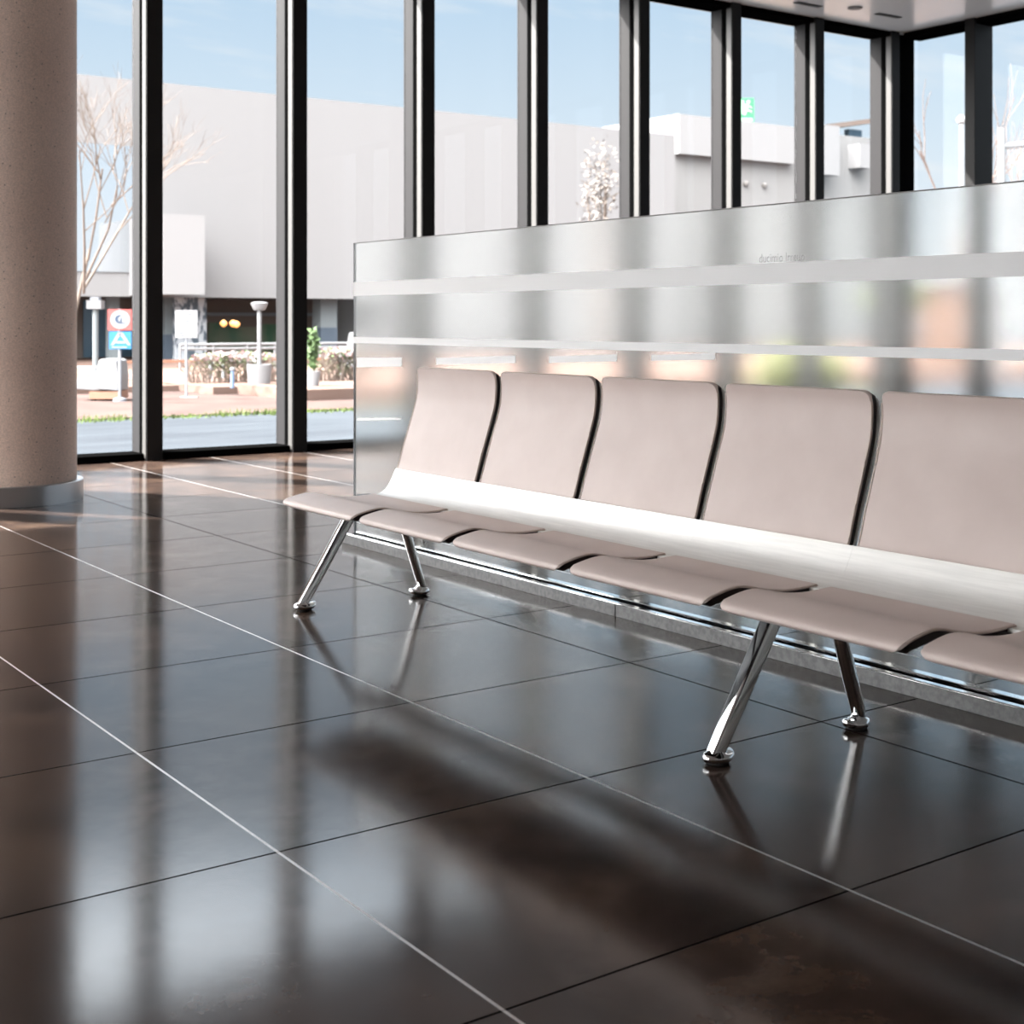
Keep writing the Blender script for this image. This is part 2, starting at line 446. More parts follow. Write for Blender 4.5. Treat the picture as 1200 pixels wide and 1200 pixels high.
# corner post and the right hand wall
XR = 11.84
c = thing('trim_1', (XR, YF, 0), kind='structure')
xc = X0 + 17 * PITCH
MB().box(xc - 0.06, xc + 0.06, YF, YF + 0.08, 0, CEIL).build('corner_post', 'mullion_black', c)
MB().box(xc - 0.0585, XR + 0.3, YF + 0.08, YF + 0.145, 0, CEIL).build('gasket', 'gasket_black', c)
MB().box(xc - 0.06, XR + 0.3, YF + 0.145, YB, 0, CEIL).build('outer_frame', 'frame_grey', c)
MB().box(xc - 0.064, xc - 0.06, YF + 0.012, YF + 0.076, 0.02, CEIL - 0.06).build('aluminium_strip', 'aluminium_strip', c)
def side_bay(idx, y0, y1):
    w = thing('window_%d' % idx, (XR, y0, 0), kind='structure')
    MB().box(XR, XR + 0.29, y0 - 0.06, y0 + 0.06, 0, CEIL).build('mullion', 'mullion_black', w, bevel=0.003)
    a, b = y0 + 0.06, y1 - 0.06
    f = MB().box(XR + 0.05, XR + 0.29, a, b, 0.0, 0.05).box(XR + 0.03, XR + 0.29, a, b, CEIL - 0.06, CEIL)
    f.build('sill_and_head', 'gasket_black', w)
    MB().box(XR + 0.26, XR + 0.272, a, b, 0.05, CEIL - 0.06).build('glass_pane', 'pane_glass', w)
XL = -8.0
def added_left_bay(idx, y0, y1):  # unseen glazing added for fill light; its length grades light along the bench
    w = thing('window_%d' % idx, (XL, y0, 0), kind='structure')
    MB().box(XL - 0.29, XL, y0 - 0.06, y0 + 0.06, 0, CEIL).build('mullion', 'mullion_black', w)  # mullion of the added, unseen glazing
    MB().box(XL - 0.27, XL - 0.26, y0 + 0.06, y1 - 0.06, 0.05, CEIL - 0.06).build('glass_pane', 'pane_glass', w)
    MB().box(XL - 0.29, XL - 0.05, y0 + 0.06, y1 - 0.06, 0, 0.05).build('added_sill', 'gasket_black', w)
y = 8.80; yprev = YF + 0.06
while y > 1.6:
    added_left_bay(n_, y, yprev); n_ += 1
    yprev = y; y -= PITCH
o = MB().box(-8.2, -8, -8, yprev, 0, CEIL).build('wall_left', 'wall_white', origin=(0, 0, 0)); tag(o, kind='structure')
o = MB().box(-8.2, 12.3, -8.2, -8, 0, CEIL).build('wall_back', 'wall_grey', origin=(0, 0, 0)); tag(o, kind='structure')
y = 8.80
yprev = YF + 0.06
while y > -2.5:
    side_bay(n_, y, yprev); n_ += 1
    yprev = y; y -= PITCH

# ceiling fittings
def ceil_at(u, v):
    D = (CEIL - 1) * FPX / (376 - v)
    return at(u, v, D)
for i, (u, v, L) in enumerate([(947, 5, 0.34), (1041, 18, 0.34)]):
    p = ceil_at(u, v)
    t = thing('ceiling_vent', (p.x, p.y, CEIL), ['narrow grey slot vent in the ceiling, left of the small round spotlight',
              'narrow grey slot vent in the ceiling, right of the small round spotlight'][i], 'vent', 'slot vents in the ceiling')
    MB().box(p.x - L / 2, p.x + L / 2, p.y - 0.035, p.y + 0.035, CEIL - 0.006, CEIL).build('frame', 'aluminium_strip', t)
    MB().box(p.x - L / 2 + 0.015, p.x + L / 2 - 0.015, p.y - 0.022, p.y + 0.022, CEIL - 0.009, CEIL - 0.005).build('slot', 'spot_dark', t)
p = ceil_at(1002, 9)
t = thing('ceiling_spotlight', (p.x, p.y, CEIL), 'small round recessed spotlight between the two slot vents in the white ceiling', 'light')
MB().lathe(p.x, p.y, [(0.07, CEIL), (0.07, CEIL - 0.01), (0.055, CEIL - 0.012)], 24).build('trim_ring', 'vent_grey', t)
MB().lathe(p.x, p.y, [(0.05, CEIL - 0.004), (0.05, CEIL - 0.0135)], 24).build('lens', 'spot_dark', t)

# ------------------------------------------------------------------ round column
cx, cy = 2.235, 8.04
t = thing('column', (cx, cy, 0), 'thick round speckled concrete column at left standing in a steel base ring', 'column')
MB().lathe(cx, cy, [(0.362, 0.0), (0.362, CEIL)], 96).build('shaft', 'concrete_column', t, smooth=True)
MB().lathe(cx, cy, [(0.362, 0.0), (0.397, 0.0), (0.397, 0.104), (0.394, 0.107), (0.362, 0.107)], 96).build('base_ring', 'brushed_steel', t, smooth=True)

# ------------------------------------------------------------------ glass partition behind the bench
GX = 3.06
GY0, GY1 = -1.5, 5.546
GT = 1.347
p_ = thing('glass_partition', (GX, (GY0 + GY1) / 2, 0), 'long low frosted glass partition with two white stripes standing in a metal floor rail behind the bench', 'partition')
FB = 0.115
MB().box(GX - 0.006, GX + 0.006, GY0, GY1, 0.03, FB).build('clear_glass_strip', 'clear_glass', p_)
MB().box(GX - 0.006, GX - 0.0035, GY0, GY1, FB, GT).build('frosted_panel', 'frosted_glass', p_)
MB().box(GX - 0.0062, GX + 0.0062, GY1, GY1 + 0.004, 0.03, GT + 0.002).build('edge_trim', 'grey_paint', p_)
MB().box(GX - 0.0065, GX + 0.0065, GY0, GY1 + 0.004, GT, GT + 0.003).build('top_edge', 'vent_grey', p_)
tag(MB().box(GX - 0.0085, GX - 0.0062, GY0, GY1 + 0.004, 1.111, 1.173).build('stripe', 'white_film', p_), 'wide white stripe')
tag(MB().box(GX - 0.0085, GX - 0.0062, GY0, GY1 + 0.004, 0.900, 0.9285).build('stripe', 'white_film', p_), 'narrow white stripe')
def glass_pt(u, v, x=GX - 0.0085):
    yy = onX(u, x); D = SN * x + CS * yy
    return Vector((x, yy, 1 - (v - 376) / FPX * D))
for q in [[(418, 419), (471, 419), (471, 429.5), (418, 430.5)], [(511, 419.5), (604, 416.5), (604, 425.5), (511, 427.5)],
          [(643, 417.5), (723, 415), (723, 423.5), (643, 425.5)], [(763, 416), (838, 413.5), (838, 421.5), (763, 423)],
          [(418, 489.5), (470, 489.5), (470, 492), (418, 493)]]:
    MB().prism([glass_pt(*a) for a in q], (0.0022, 0, 0)).build('reflection_dash', 'white_film', p_)  # reflections in the glass, put on it as thin white strips
vs, fs = text_mesh('ducimio lrreuo', 0.05, 0.0005)
a = glass_pt(916, 307)
mb = MB(); mb.add([(GX - 0.0075, a.y - x * 0.62, 1.176 + yq * 0.75) for x, yq, _ in vs], fs)
mb.v = [(GX - 0.0085 + (0.0015 if vs[i][2] > 0 else 0), mb.v[i][1], mb.v[i][2]) for i in range(len(vs))]
mb.build('etched_lettering', 'faint_film', p_)
for (ya, yb) in [(3.667, GY1 + 0.05), (0.3, 3.662), (GY0, 0.295)]:
    MB().box(3.02, 3.12, ya, yb, 0.0, 0.040).build('base_rail', 'rail_metal', p_, bevel=0.001)
for xa, xb in [(3.021, 3.045), (3.085, 3.119)]:
    MB().box(xa, xb, GY0, GY1 + 0.05, 0.040, 0.046).build('clamp_lip', 'chrome', p_, bevel=0.0025)
MB().box(3.045, 3.085, GY0, GY1 + 0.03, 0.040, 0.0425).build('gasket', 'gasket_black', p_)

# ------------------------------------------------------------------ the bench
def smooth_profile(pts, per=6):
    out = []
    P = [Vector((a, b)) for a, b in pts]
    for i in range(len(P) - 1):
        p0 = P[max(i - 1, 0)]; p1 = P[i]; p2 = P[i + 1]; p3 = P[min(i + 2, len(P) - 1)]
        for k in range(per):
            t_ = k / per
            out.append(0.5 * ((2 * p1) + (p2 - p0) * t_ + (2 * p0 - 5 * p1 + 4 * p2 - p3) * t_ ** 2 + (3 * p1 - p0 - 3 * p2 + p3) * t_ ** 3))
    out.append(P[-1])
    return out
SEAT = [(2.0385, 0.3950), (2.0315, 0.4010), (2.032, 0.4085), (2.0385, 0.4150), (2.055, 0.4212), (2.097, 0.4300), (2.130, 0.4329), (2.167, 0.4272), (2.212, 0.4165), (2.261, 0.4100), (2.308, 0.4085), (2.372, 0.4105)]
PANEL = [(2.345, 0.4092), (2.385, 0.4085), (2.410, 0.4115), (2.432, 0.4245), (2.450, 0.446), (2.4716, 0.4898)]
BACK = [(2.4716, 0.4898), (2.4777, 0.5043), (2.4959, 0.5643), (2.516, 0.6246), (2.5365, 0.6854), (2.550, 0.733), (2.5545, 0.782), (2.5525, 0.812), (2.545, 0.8365)]
def slab(prof, y0, y1, top, bot, r_start=0.0, r_end=0.0, edge=0.006, ny=16, wrap_end=0):
    """curved slab following prof between offsets top and bot, rounded corners at start/end, soft side edges"""
    N = []
    L = [0.0]
    for i in range(len(prof)):
        a = prof[max(i - 1, 0)]; b = prof[min(i + 1, len(prof) - 1)]
        d = (b - a).normalized(); N.append(Vector((-d.y, d.x)))
        if i: L.append(L[-1] + (prof[i] - prof[i - 1]).length)
    tot = L[-1]
    ys = []
    for j in range(ny + 1):
        q = j / ny
        ys.append(0.5 - 0.5 * math.cos(math.pi * q) if edge else q)
    rows_t, rows_b = [], []
    for i, p in enumerate(prof):
        ins = 0.0
        if r_start and L[i] < r_start:
            ins = max(ins, r_start - math.sqrt(max(r_start ** 2 - (r_start - L[i]) ** 2, 0)))
        if r_end and tot - L[i] < r_end:
            q = tot - L[i]; ins = max(ins, r_end - math.sqrt(max(r_end ** 2 - (r_end - q) ** 2, 0)))
        rt, rb = [], []
        bo = -0.009 if wrap_end and i >= len(prof) - wrap_end else bot
        for j in range(ny + 1):
            yy = y0 + ins + (y1 - y0 - 2 * ins) * ys[j]
            de = min(yy - y0 - ins, y1 - ins - yy)
            drop = 0.0
            if edge and de < edge: drop = 0.0045 * (1 - math.sqrt(max(1 - ((edge - de) / edge) ** 2, 0)))
            a = p + N[i] * (top - drop); b = p + N[i] * bo
            rt.append((a.x, yy, a.y)); rb.append((b.x, yy, b.y))
        rows_t.append(rt); rows_b.append(rb)
    rings = [rt + rb[::-1] for rt, rb in zip(rows_t, rows_b)]
    return MB().loft(rings)
SP = smooth_profile(SEAT); PP = smooth_profile(PANEL); BP = smooth_profile(BACK)
bench = thing('waiting_bench', (2.3, 2.3, 0), 'long row of joined seats with pinkish beige leather pads, pale metal shells and chrome legs', 'bench')
YR1 = 3.6995; SPITCH = 0.5112; SWID = 0.4835; SEATW = 0.477
def seat_unit(k):
    y0 = YR1 - k * SPITCH; y1 = y0 + SWID
    ys = y0 + SEATW
    sp = slab(SP, y0, ys, 0.0, -0.0048, 0.034, 0, 0.006).build('seat_pad', 'leather', bench, smooth=True)
    slab(SP[14:], y0 + 0.0012, ys - 0.0012, -0.0045, -0.0205, 0.018, 0, 0).build('seat_edge', 'seat_edge_dark', sp, smooth=True)
    bp = slab(BP, y0, y1, 0.0, -0.004, 0, 0.022, 0.005, 16, 4).build('back_pad', 'leather', bench, smooth=True)
    slab(BP[:-3], y0 + 0.001, y1 - 0.001, -0.0038, -0.0163, 0, 0.008, 0).build('back_edge', 'seat_edge_dark', bp, smooth=True)
    # thin welt along the near and far edges of the pads
    for yy, yt in ((y0 + 0.0015, y0 + 0.0015), (y1 - 0.0015, ys - 0.0015)):
        pts = [(p.x - 0.0005, yy, p.y) for p in BP[:-6]]
        MB().tube(pts, 0.0016, 6).build('piping', 'piping', bp, smooth=True)
        pts = [(p.x, yt, p.y - 0.0025) for p in SP[22:]]
        MB().tube(pts, 0.0014, 6).build('piping', 'piping', sp, smooth=True)
    slab(PP, y0 - 0.0137, y1 + 0.0137, -0.003, -0.0105, 0, 0, 0).build('metal_shell', 'aluminium_shell', bench, smooth=True)
    # shell behind the back pad and under the seat pad
    sh = smooth_profile([(2.4716, 0.4898), (2.4959, 0.5643), (2.5365, 0.6854), (2.5545, 0.775), (2.549, 0.822)])
    slab(sh, y0 - 0.004, y1 + 0.004, -0.0185, -0.0225, 0, 0.02, 0).build('back_shell', 'aluminium_shell', bench, smooth=True)
    un = smooth_profile([(2.07, 0.425), (2.130, 0.4329), (2.167, 0.4272), (2.212, 0.4165), (2.261, 0.4100), (2.36, 0.4095)])
    slab(un, y0 + 0.01, ys - 0.01, -0.0225, -0.0265, 0, 0, 0).build('under_shell', 'beam_dark', bench, smooth=True)
for k in range(8): seat_unit(k)
MB().box(2.455, 2.515, 0.2, 4.45, 0.335, 0.375).build('beam', 'beam_dark', bench, bevel=0.006)
def rr_section(c, ax, ay, wx, wy, n=32, e=2.4):
    pts = []
    for j in range(n):
        q = 2 * math.pi * j / n; cq, sq = math.cos(q), math.sin(q)
        a = math.copysign(abs(cq) ** (2 / e), cq) * wx; b = math.copysign(abs(sq) ** (2 / e), sq) * wy
        pts.append(Vector(c) + ax * a + ay * b)
    return pts
def rect_section(c, ax, ay, wx, wy, rr=0.34):
    r = rr * min(wx, wy); pts = []
    for sx, sy, a0 in ((1, 1, 0), (-1, 1, 90), (-1, -1, 180), (1, -1, 270)):
        for k in range(6):
            q = math.radians(a0 + k * 18)
            pts.append((sx * (wx - r) + r * math.cos(q), sy * (wy - r) + r * math.sin(q)))
    return [Vector(c) + ax * a + ay * b for a, b in pts]
def leg(y, path, toe, rot=0.0, e=2.4):
    pr = smooth_profile(path, 5); rings = []
    for i, p in enumerate(pr):
        d = (pr[min(i + 1, len(pr) - 1)] - pr[max(i - 1, 0)]).normalized()
        nrm = Vector((-d.y, 0, d.x)); q = i / (len(pr) - 1)
        yv = Vector((0, 1, 0)); ca, sa = math.cos(rot), math.sin(rot)
        sec = (rect_section if e > 3 else rr_section)
        rings.append(sec((p.x, y, p.y), nrm * ca + yv * sa, yv * ca - nrm * sa, 0.0150 + 0.005 * q, 0.0165 + 0.007 * q))
    lg = MB().loft(rings).build('leg', 'chrome', bench, smooth=True, angle=60)
    x0, rings = path[0][0], []
    for z, cxx, rx, ry in [(0.0038, .012, .030, .022), (0.0065, .013, .038, .027), (0.013, .014, .0415, .030), (0.018, .012, .039, .0285), (0.023, .007, .030, .024), (0.029, .0075, .0175, .017), (0.038, .011, .011, .011), (0.05, .018, .007, .007)]:
        rg = []
        for j in range(28):
            q = 2 * math.pi * j / 28
            lx = cxx + rx * math.cos(q); zz_ = z
            if z < 0.0295 and lx > 0.022: zz_ += 0.010 * min(((lx - 0.022) / 0.03), 1) ** 2 * (z / 0.018)
            rg.append((x0 + toe * lx, y + ry * math.sin(q), zz_))
        rings.append(rg)
    MB().loft(rings).build('foot', 'chrome', lg, smooth=True, angle=60)
    MB().lathe(x0 + toe * 0.012, y, [(0.025, 0.0), (0.027, 0.0045)], 28).build('glide', 'rubber', lg, smooth=True)
for y in (4.37, 2.32, 0.27):
    leg(y, [(2.200, 0.016), (2.220, 0.046), (2.300, 0.170), (2.385, 0.303), (2.425, 0.348), (2.47, 0.362)], 1, 0.2, 4.5)
    leg(y, [(2.690, 0.016), (2.682, 0.046), (2.650, 0.140), (2.605, 0.275), (2.570, 0.338), (2.51, 0.360)], -1)

# ------------------------------------------------------------------ outside: the ground
def ground(name, mat, x0, x1, y0, y1, z0, z1, kind='structure', label=None, cat=None):
    o = MB().box(x0, x1, y0, y1, z0, z1).build(name, mat, origin=(0, 0, z0))
    return tag(o, label, cat, kind=kind)
ground('road', 'asphalt', -40, 260, -60, 260, GZ - 0.3, GZ)
ground('pavement', 'pink_paving', -20, 34, 20.9, 60, GZ, GZ + 0.02)
random.seed(3)
mb = MB()
for i in range(5200):
    x = random.uniform(-2, 26); y = random.gauss(20.7, 0.16); h = random.uniform(0.03, 0.09) * (1.3 if math.sin(x * 2.1) > 0 else 0.8)
    a = random.uniform(0, math.pi); w = 0.012
    dx, dy = math.cos(a) * w, math.sin(a) * w; lx, ly = random.uniform(-.03, .03), random.uniform(-.03, .03)
    mb.add([(x - dx, y - dy, GZ), (x + dx, y + dy, GZ), (x + lx, y + ly, GZ + h)], [(0, 1, 2)])
tag(mb.build('grass_strip', 'grass', origin=(10, 20.7, GZ)), 'thin strip of short grass between the grey road and the pink pavement', 'grass', kind='stuff')
# terrace with rounded corner and a lower step on the right
TZ = GZ + 0.17
TX = onY(245, 26.6)
ground('terrace', 'terracotta', TX, 60, 26.4, 60, GZ, TZ)
ground('terrace_back', 'terracotta', -20, TX, 28.2, 60, GZ, TZ - 0.03)
SX = onY(340, 24)
ground('terrace_step', 'terracotta', SX, 60, 23.4, 26.4, GZ, GZ + 0.22)

# ------------------------------------------------------------------ outside: the white building opposite
YBL = 45.0
bl = thing('white_building', (26, YBL, GZ), 'large plain white building across the road with dark glazing and columns below its overhang', 'building')
MB().box(8, 40.4, YBL, YBL + 10, 1.80, 8.97).build('upper_wall', 'white_render', bl)
MB().box(8, 16.55, YBL - 0.05, YBL, 2.6, 6.75).build('glazed_strip', 'sky_glazing', bl)
MB().box(onY(455, YBL), 40.4, YBL, YBL + 10, GZ, 1.80).build('lower_wall', 'white_render', bl)
MB().box(8, onY(455, YBL), YBL + 4.6, YBL + 5, GZ, 1.80).build('ground_floor_wall', 'brown_wall', bl)
for (u0, u1, v0, v1, mt) in [(98, 125, 352, 440, 'blue_glazing'), (125, 160, 362, 430, 'blue_glazing'), (190, 206, 390, 430, 'blue_glazing'),
                             (245, 262, 378, 430, 'green_wall'), (262, 300, 383, 425, 'green_wall'), (305, 325, 380, 425, 'green_wall'), (366, 412, 390, 430, 'green_wall')]:
    yy = YBL + 4.5
    xa, xb = onY(u0, yy), onY(u1, yy); D = SN * (xa + xb) / 2 + CS * yy
    z1 = 1 - (v0 - 376) / FPX * D; z0 = max(GZ + 0.2, 1 - (v1 - 376) / FPX * D)
    MB().box(xa, xb, yy, yy + 0.1, z0, z1).build('glazing' if mt == 'blue_glazing' else 'green_panel', mt, bl)
yy = YBL + 4.3
MB().box(onY(245, yy), onY(420, yy), yy, yy + 0.2, 1.19, 1.31).build('transom', 'grey_paint', bl)
def bcol(u0, u1, y, m1, m2=None, vsplit=0, name='pillar'):
    xa, xb = onY(u0, y), onY(u1, y); D = SN * xa + CS * y
    zs = 1 - (vsplit - 376) / FPX * D if m2 else GZ
    MB().box(xa, xb, y, y + (xb - xa), zs, 1.80).build(name, m1, bl)
    if m2: MB().box(xa - 0.01, xb + 0.01, y - 0.01, y + (xb - xa), GZ, zs).build('pillar_base', m2, bl)
bcol(205, 242, YBL + 1.0, 'mottled_column')
bcol(193, 206, YBL + 1.2, 'pale_blue_column', 'slate_blue', 392)
bcol(376, 395, YBL + 0.8, 'pale_blue_column', 'slate_blue', 384)
bcol(128, 140, YBL + 1.0, 'pale_blue_column')
MB().box(onY(191, 42), onY(240, 42), 42, YBL, 1.83, 4.35).build('porch_block', 'white_plaster', bl)
for u, v in [(262, 379), (273, 379), (277, 380)]:
    p = at(u, v, 48); r = 0.12
    MB().lathe(p.x, p.y, [(0.03, p.z - r), (r, p.z - r * 0.3), (r, p.z + r * 0.3), (0.03, p.z + r)], 12).build('wall_lamp', 'lamp_glow', bl, smooth=True)

b2 = thing('white_building', (49, 52, GZ), 'white block building with a projecting bright upper box below the green sign reflection', 'building')
D0 = 69.0
MB().box(onY(745, 50.5), onY(962, 50.5), 50.5, 62, GZ, 9.2).build('lower_wall', 'grey_render', b2)
MB().box(onY(796, 50), onY(931, 50), 50, 60, 9.0, 10.9).build('upper_box', 'white_plaster', b2)
MB().box(onY(931, 51), onY(945, 51), 51, 60, 8.6, 10.5).build('side_box', 'white_render', b2)
for u, v in [(874, 216), (896, 216)]:
    p = at(u, v, 70.5); MB().lathe(onY(u, 50.4), 50.4, [(0.1, p.z - .12), (0.16, p.z), (0.1, p.z + .12)], 12).build('wall_lamp', 'vent_grey', b2)
MB().box(onY(921, 51), onY(932, 51), 51, 51.5, 10.9, 11.1).build('roof_vent', 'spot_dark', b2)

b3 = thing('white_building', (72, 60, GZ), 'distant white building with a slanted brown roof edge and small blue clerestory window', 'building')
xa, xb = onY(962, 60), onY(1040, 60)
def zat(v, x, y): return 1 - (v - 376) / FPX * (SN * x + CS * y)
MB().box(xa, xb, 60, 75, GZ, zat(160, (xa + xb) / 2, 60)).build('wall', 'grey_render', b3)
xm = onY(984, 58.5)
MB().box(onY(964, 58.5), xm, 58.5, 60, zat(206, xm, 58.5), zat(148, xm, 58.5)).build('stair_tower', 'white_plaster', b3)
za, zb = zat(152, xm, 60), zat(142, xb, 60)
MB().prism([(xm, 60, za), (xb, 60, zb), (xb, 60, zb + 0.3), (xm, 60, za + 0.3)], (0, 6, 0)).build('roof_edge', 'brown_wall', b3)
MB().box(onY(995, 61), onY(1010, 61), 61, 61.4, zat(162, xm + 3, 61), zat(150, xm + 3, 61)).build('clerestory_window', 'blue_glazing', b3)
MB().box(onY(1008, 59), onY(1021, 59), 59, 60, zat(198, xm + 4, 59), zat(170, xm + 4, 59)).build('wall_box', 'white_plaster', b3)

# reflection of an exit sign, built as a solid plate on the middle roof
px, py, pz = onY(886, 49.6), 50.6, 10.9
sg = thing('exit_sign_reflection', (px, py, pz), 'reflection of a green exit sign with running figure and bar, built as a plate above the white building', 'sign')
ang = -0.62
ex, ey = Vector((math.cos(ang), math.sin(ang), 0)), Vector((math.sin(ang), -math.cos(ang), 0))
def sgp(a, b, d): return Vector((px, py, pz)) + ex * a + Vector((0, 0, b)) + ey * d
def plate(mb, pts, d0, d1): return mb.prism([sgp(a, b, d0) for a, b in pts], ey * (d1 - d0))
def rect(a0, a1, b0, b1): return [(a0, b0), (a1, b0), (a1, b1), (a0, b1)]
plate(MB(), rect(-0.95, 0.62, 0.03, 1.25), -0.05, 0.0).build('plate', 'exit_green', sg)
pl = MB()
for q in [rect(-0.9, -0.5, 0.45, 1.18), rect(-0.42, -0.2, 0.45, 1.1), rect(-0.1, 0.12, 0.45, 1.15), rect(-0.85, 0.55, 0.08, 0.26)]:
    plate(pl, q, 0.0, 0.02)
pl.build('reflected_door_symbol', 'exit_pale', sg)
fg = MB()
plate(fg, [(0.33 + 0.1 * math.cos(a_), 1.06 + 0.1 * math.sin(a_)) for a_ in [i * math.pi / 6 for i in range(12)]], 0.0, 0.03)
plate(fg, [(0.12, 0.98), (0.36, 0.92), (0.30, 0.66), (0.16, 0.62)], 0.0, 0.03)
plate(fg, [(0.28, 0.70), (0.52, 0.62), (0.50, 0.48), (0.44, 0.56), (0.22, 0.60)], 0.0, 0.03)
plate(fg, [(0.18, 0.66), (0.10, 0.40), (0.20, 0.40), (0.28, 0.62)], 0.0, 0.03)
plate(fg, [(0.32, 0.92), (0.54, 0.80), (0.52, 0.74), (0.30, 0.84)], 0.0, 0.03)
fg.build('reflected_running_figure', 'sign_white', sg)

# ------------------------------------------------------------------ street furniture
def gpt(u, v, z=GZ):
    D = (1 - z) * FPX / (v - 376)
    p = at(u, v, D); p.z = z
    return p, D
RX, RY = Vector((CS, -SN, 0)), Vector((SN, CS, 0))     # sideways and away, as the street objects face the hall
def face_prism(mb, o, pts, d0, d1):
    """flat outline (sideways, up) facing the hall"""
    return mb.prism([o + RX * a + Vector((0, 0, b)) + RY * d0 for a, b in pts], RY * (d1 - d0))
def ell(cx_, cz_, rx, rz, n=28, a0=0, a1=2 * math.pi): return [(cx_ + rx * math.cos(a0 + (a1 - a0) * i / n), cz_ + rz * math.sin(a0 + (a1 - a0) * i / n)) for i in range(n)]
# round prohibition sign over the blue sign
o0, D = gpt(140.5, 471.5); k = D / FPX
def up(v): return (471.5 - v) * k
def sd(u): return (u - 140.5) * k
t = thing('street_sign', o0, 'street sign post with red bordered square sign above blue sign with white letter', 'sign')
MB().tube([o0, o0 + Vector((0, 0, up(362)))], 0.028, 10).build('post', 'grey_paint', t, smooth=True)
MB().lathe(o0.x, o0.y, [(0.12, GZ + 0.02), (0.12, GZ + 0.07), (0.05, GZ + 0.09)], 20).build('foot', 'grey_paint', t)
pn = face_prism(MB(), o0, [(sd(127.5), up(387)), (sd(155.5), up(387)), (sd(155.5), up(362.5)), (sd(127.5), up(362.5))], -0.07, -0.03).build('red_panel', 'sign_red', t)
face_prism(MB(), o0, ell(sd(142), up(374.5), 11.5 * k, 10.8 * k), -0.075, -0.07).build('white_disc', 'sign_white', pn)
mb = MB()
arc = [(sd(141.5) + 5.5 * k * math.cos(a), up(374) + 5 * k * math.sin(a)) for a in [math.radians(70 + i * 22) for i in range(11)]]
arc2 = [(sd(143) + 3.2 * k * math.cos(a), up(374) + 3.6 * k * math.sin(a)) for a in [math.radians(70 + i * 22) for i in range(11)]]
face_prism(mb, o0, arc + arc2[::-1], -0.08, -0.075)
face_prism(mb, o0, [(sd(142), up(377.5)), (sd(144.5), up(377.5)), (sd(144), up(372.5)), (sd(143), up(371.5))], -0.08, -0.075)
face_prism(mb, o0, [(sd(139), up(379.2)), (sd(149), up(379.2)), (sd(149), up(378.2)), (sd(139), up(378.2))], -0.08, -0.075)
mb.build('symbol', 'sign_navy', pn)
pn = face_prism(MB(), o0, [(sd(129), up(409)), (sd(155), up(409)), (sd(155), up(388.5)), (sd(129), up(388.5))], -0.07, -0.03).build('blue_panel', 'sign_blue', t)
mb = MB()
for q in [[(131, 404.5), (134.5, 404.5), (143, 391.5), (140, 389)], [(151, 404.5), (154.6, 404.5), (144.5, 389), (141, 391)], [(140, 389), (144.5, 389), (143.5, 393), (140.5, 393)],
          [(136.5, 402.3), (148.8, 402.3), (147.5, 399.8), (138, 399.8)], [(132, 407.5), (150, 407.5), (150, 406.2), (132, 406.2)]]:
    face_prism(mb, o0, [(sd(a), up(b)) for a, b in q], -0.076, -0.07)
mb.build('letter', 'sign_white', pn)
# white notice board
o0, D = gpt(218.5, 467); k = D / FPX
def up(v): return (467 - v) * k
def sd(u): return (u - 218.5) * k
t = thing('notice_board', o0, 'white rectangular notice board with small grey lines of text on a thin grey post', 'sign')
MB().tube([o0, o0 + Vector((0, 0, up(364)))], 0.022, 10).build('post', 'grey_paint', t, smooth=True)
face_prism(MB(), o0, [(-0.12, 0), (0.22, 0), (0.22, 0.03), (-0.12, 0.03)], -0.1, 0.1).build('foot', 'vent_grey', t)
bd = face_prism(MB(), o0, [(sd(206), up(396)), (sd(232), up(396)), (sd(232), up(363.5)), (sd(206), up(363.5))], -0.06, -0.025).build('board', 'sign_white', t)
random.seed(5)
for i, v in enumerate([368, 372, 376, 378.8, 381.6, 385.4, 390, 393]):
    x = 208.5 + random.uniform(0, 1.5)
    while x < 229:
        w = random.uniform(1.2, 4.5)
        face_prism(MB(), o0, [(sd(x), up(v + 0.9)), (sd(min(x + w, 230)), up(v + 0.9)), (sd(min(x + w, 230)), up(v)), (sd(x), up(v))], -0.064, -0.06).build('text_word', 'sign_ink', bd)
        x += w + random.uniform(0.6, 2.2)
# patio lamp in a white pot
o0, D = gpt(304, 452.5, TZ); k = D / FPX
def lam(o0, k, cap_w, cap_h, pole_r, hgt, pot, label, group=None):
    t = thing('patio_lamp', o0, label, 'lamp', group)
    if pot:
        pw, ph = pot
        MB().lathe(o0.x, o0.y, [(pw * 0.88, o0.z), (pw, o0.z + ph * 0.9), (pw, o0.z + ph), (pw * 0.86, o0.z + ph), (pw * 0.84, o0.z + ph * 0.9)], 28).build('pot', 'white_paint', t, smooth=True)
    MB().tube([o0 + Vector((0, 0, 0.02)), o0 + Vector((0, 0, hgt))], pole_r, 12).build('pole', 'white_paint', t, smooth=True)
    MB().lathe(o0.x, o0.y, [(cap_w * 0.6, o0.z + hgt - cap_h), (cap_w * 0.78, o0.z + hgt - cap_h * 0.7), (cap_w * 0.98, o0.z + hgt - cap_h * 0.1), (cap_w, o0.z + hgt), (cap_w * 0.5, o0.z + hgt + 0.02)], 24).build('lamp_head', 'white_paint', t, smooth=True)
    return t
lam(o0, k, 10 * k, 8.5 * k, 2.4 * k, (452.5 - 355) * k, (14.2 * k, 25.5 * k), 'white patio lamp with flared head and pole rising from a round white pot')
o0, D = gpt(112, 449, TZ - 0.03); k = D / FPX
t = thing('patio_lamp', o0, 'white pole lamp with box shaped head behind the white lounge chair', 'lamp')
MB().tube([o0, o0 + Vector((0, 0, 98 * k))], 3.2 * k, 12).build('pole', 'pale_blue_column', t, smooth=True)
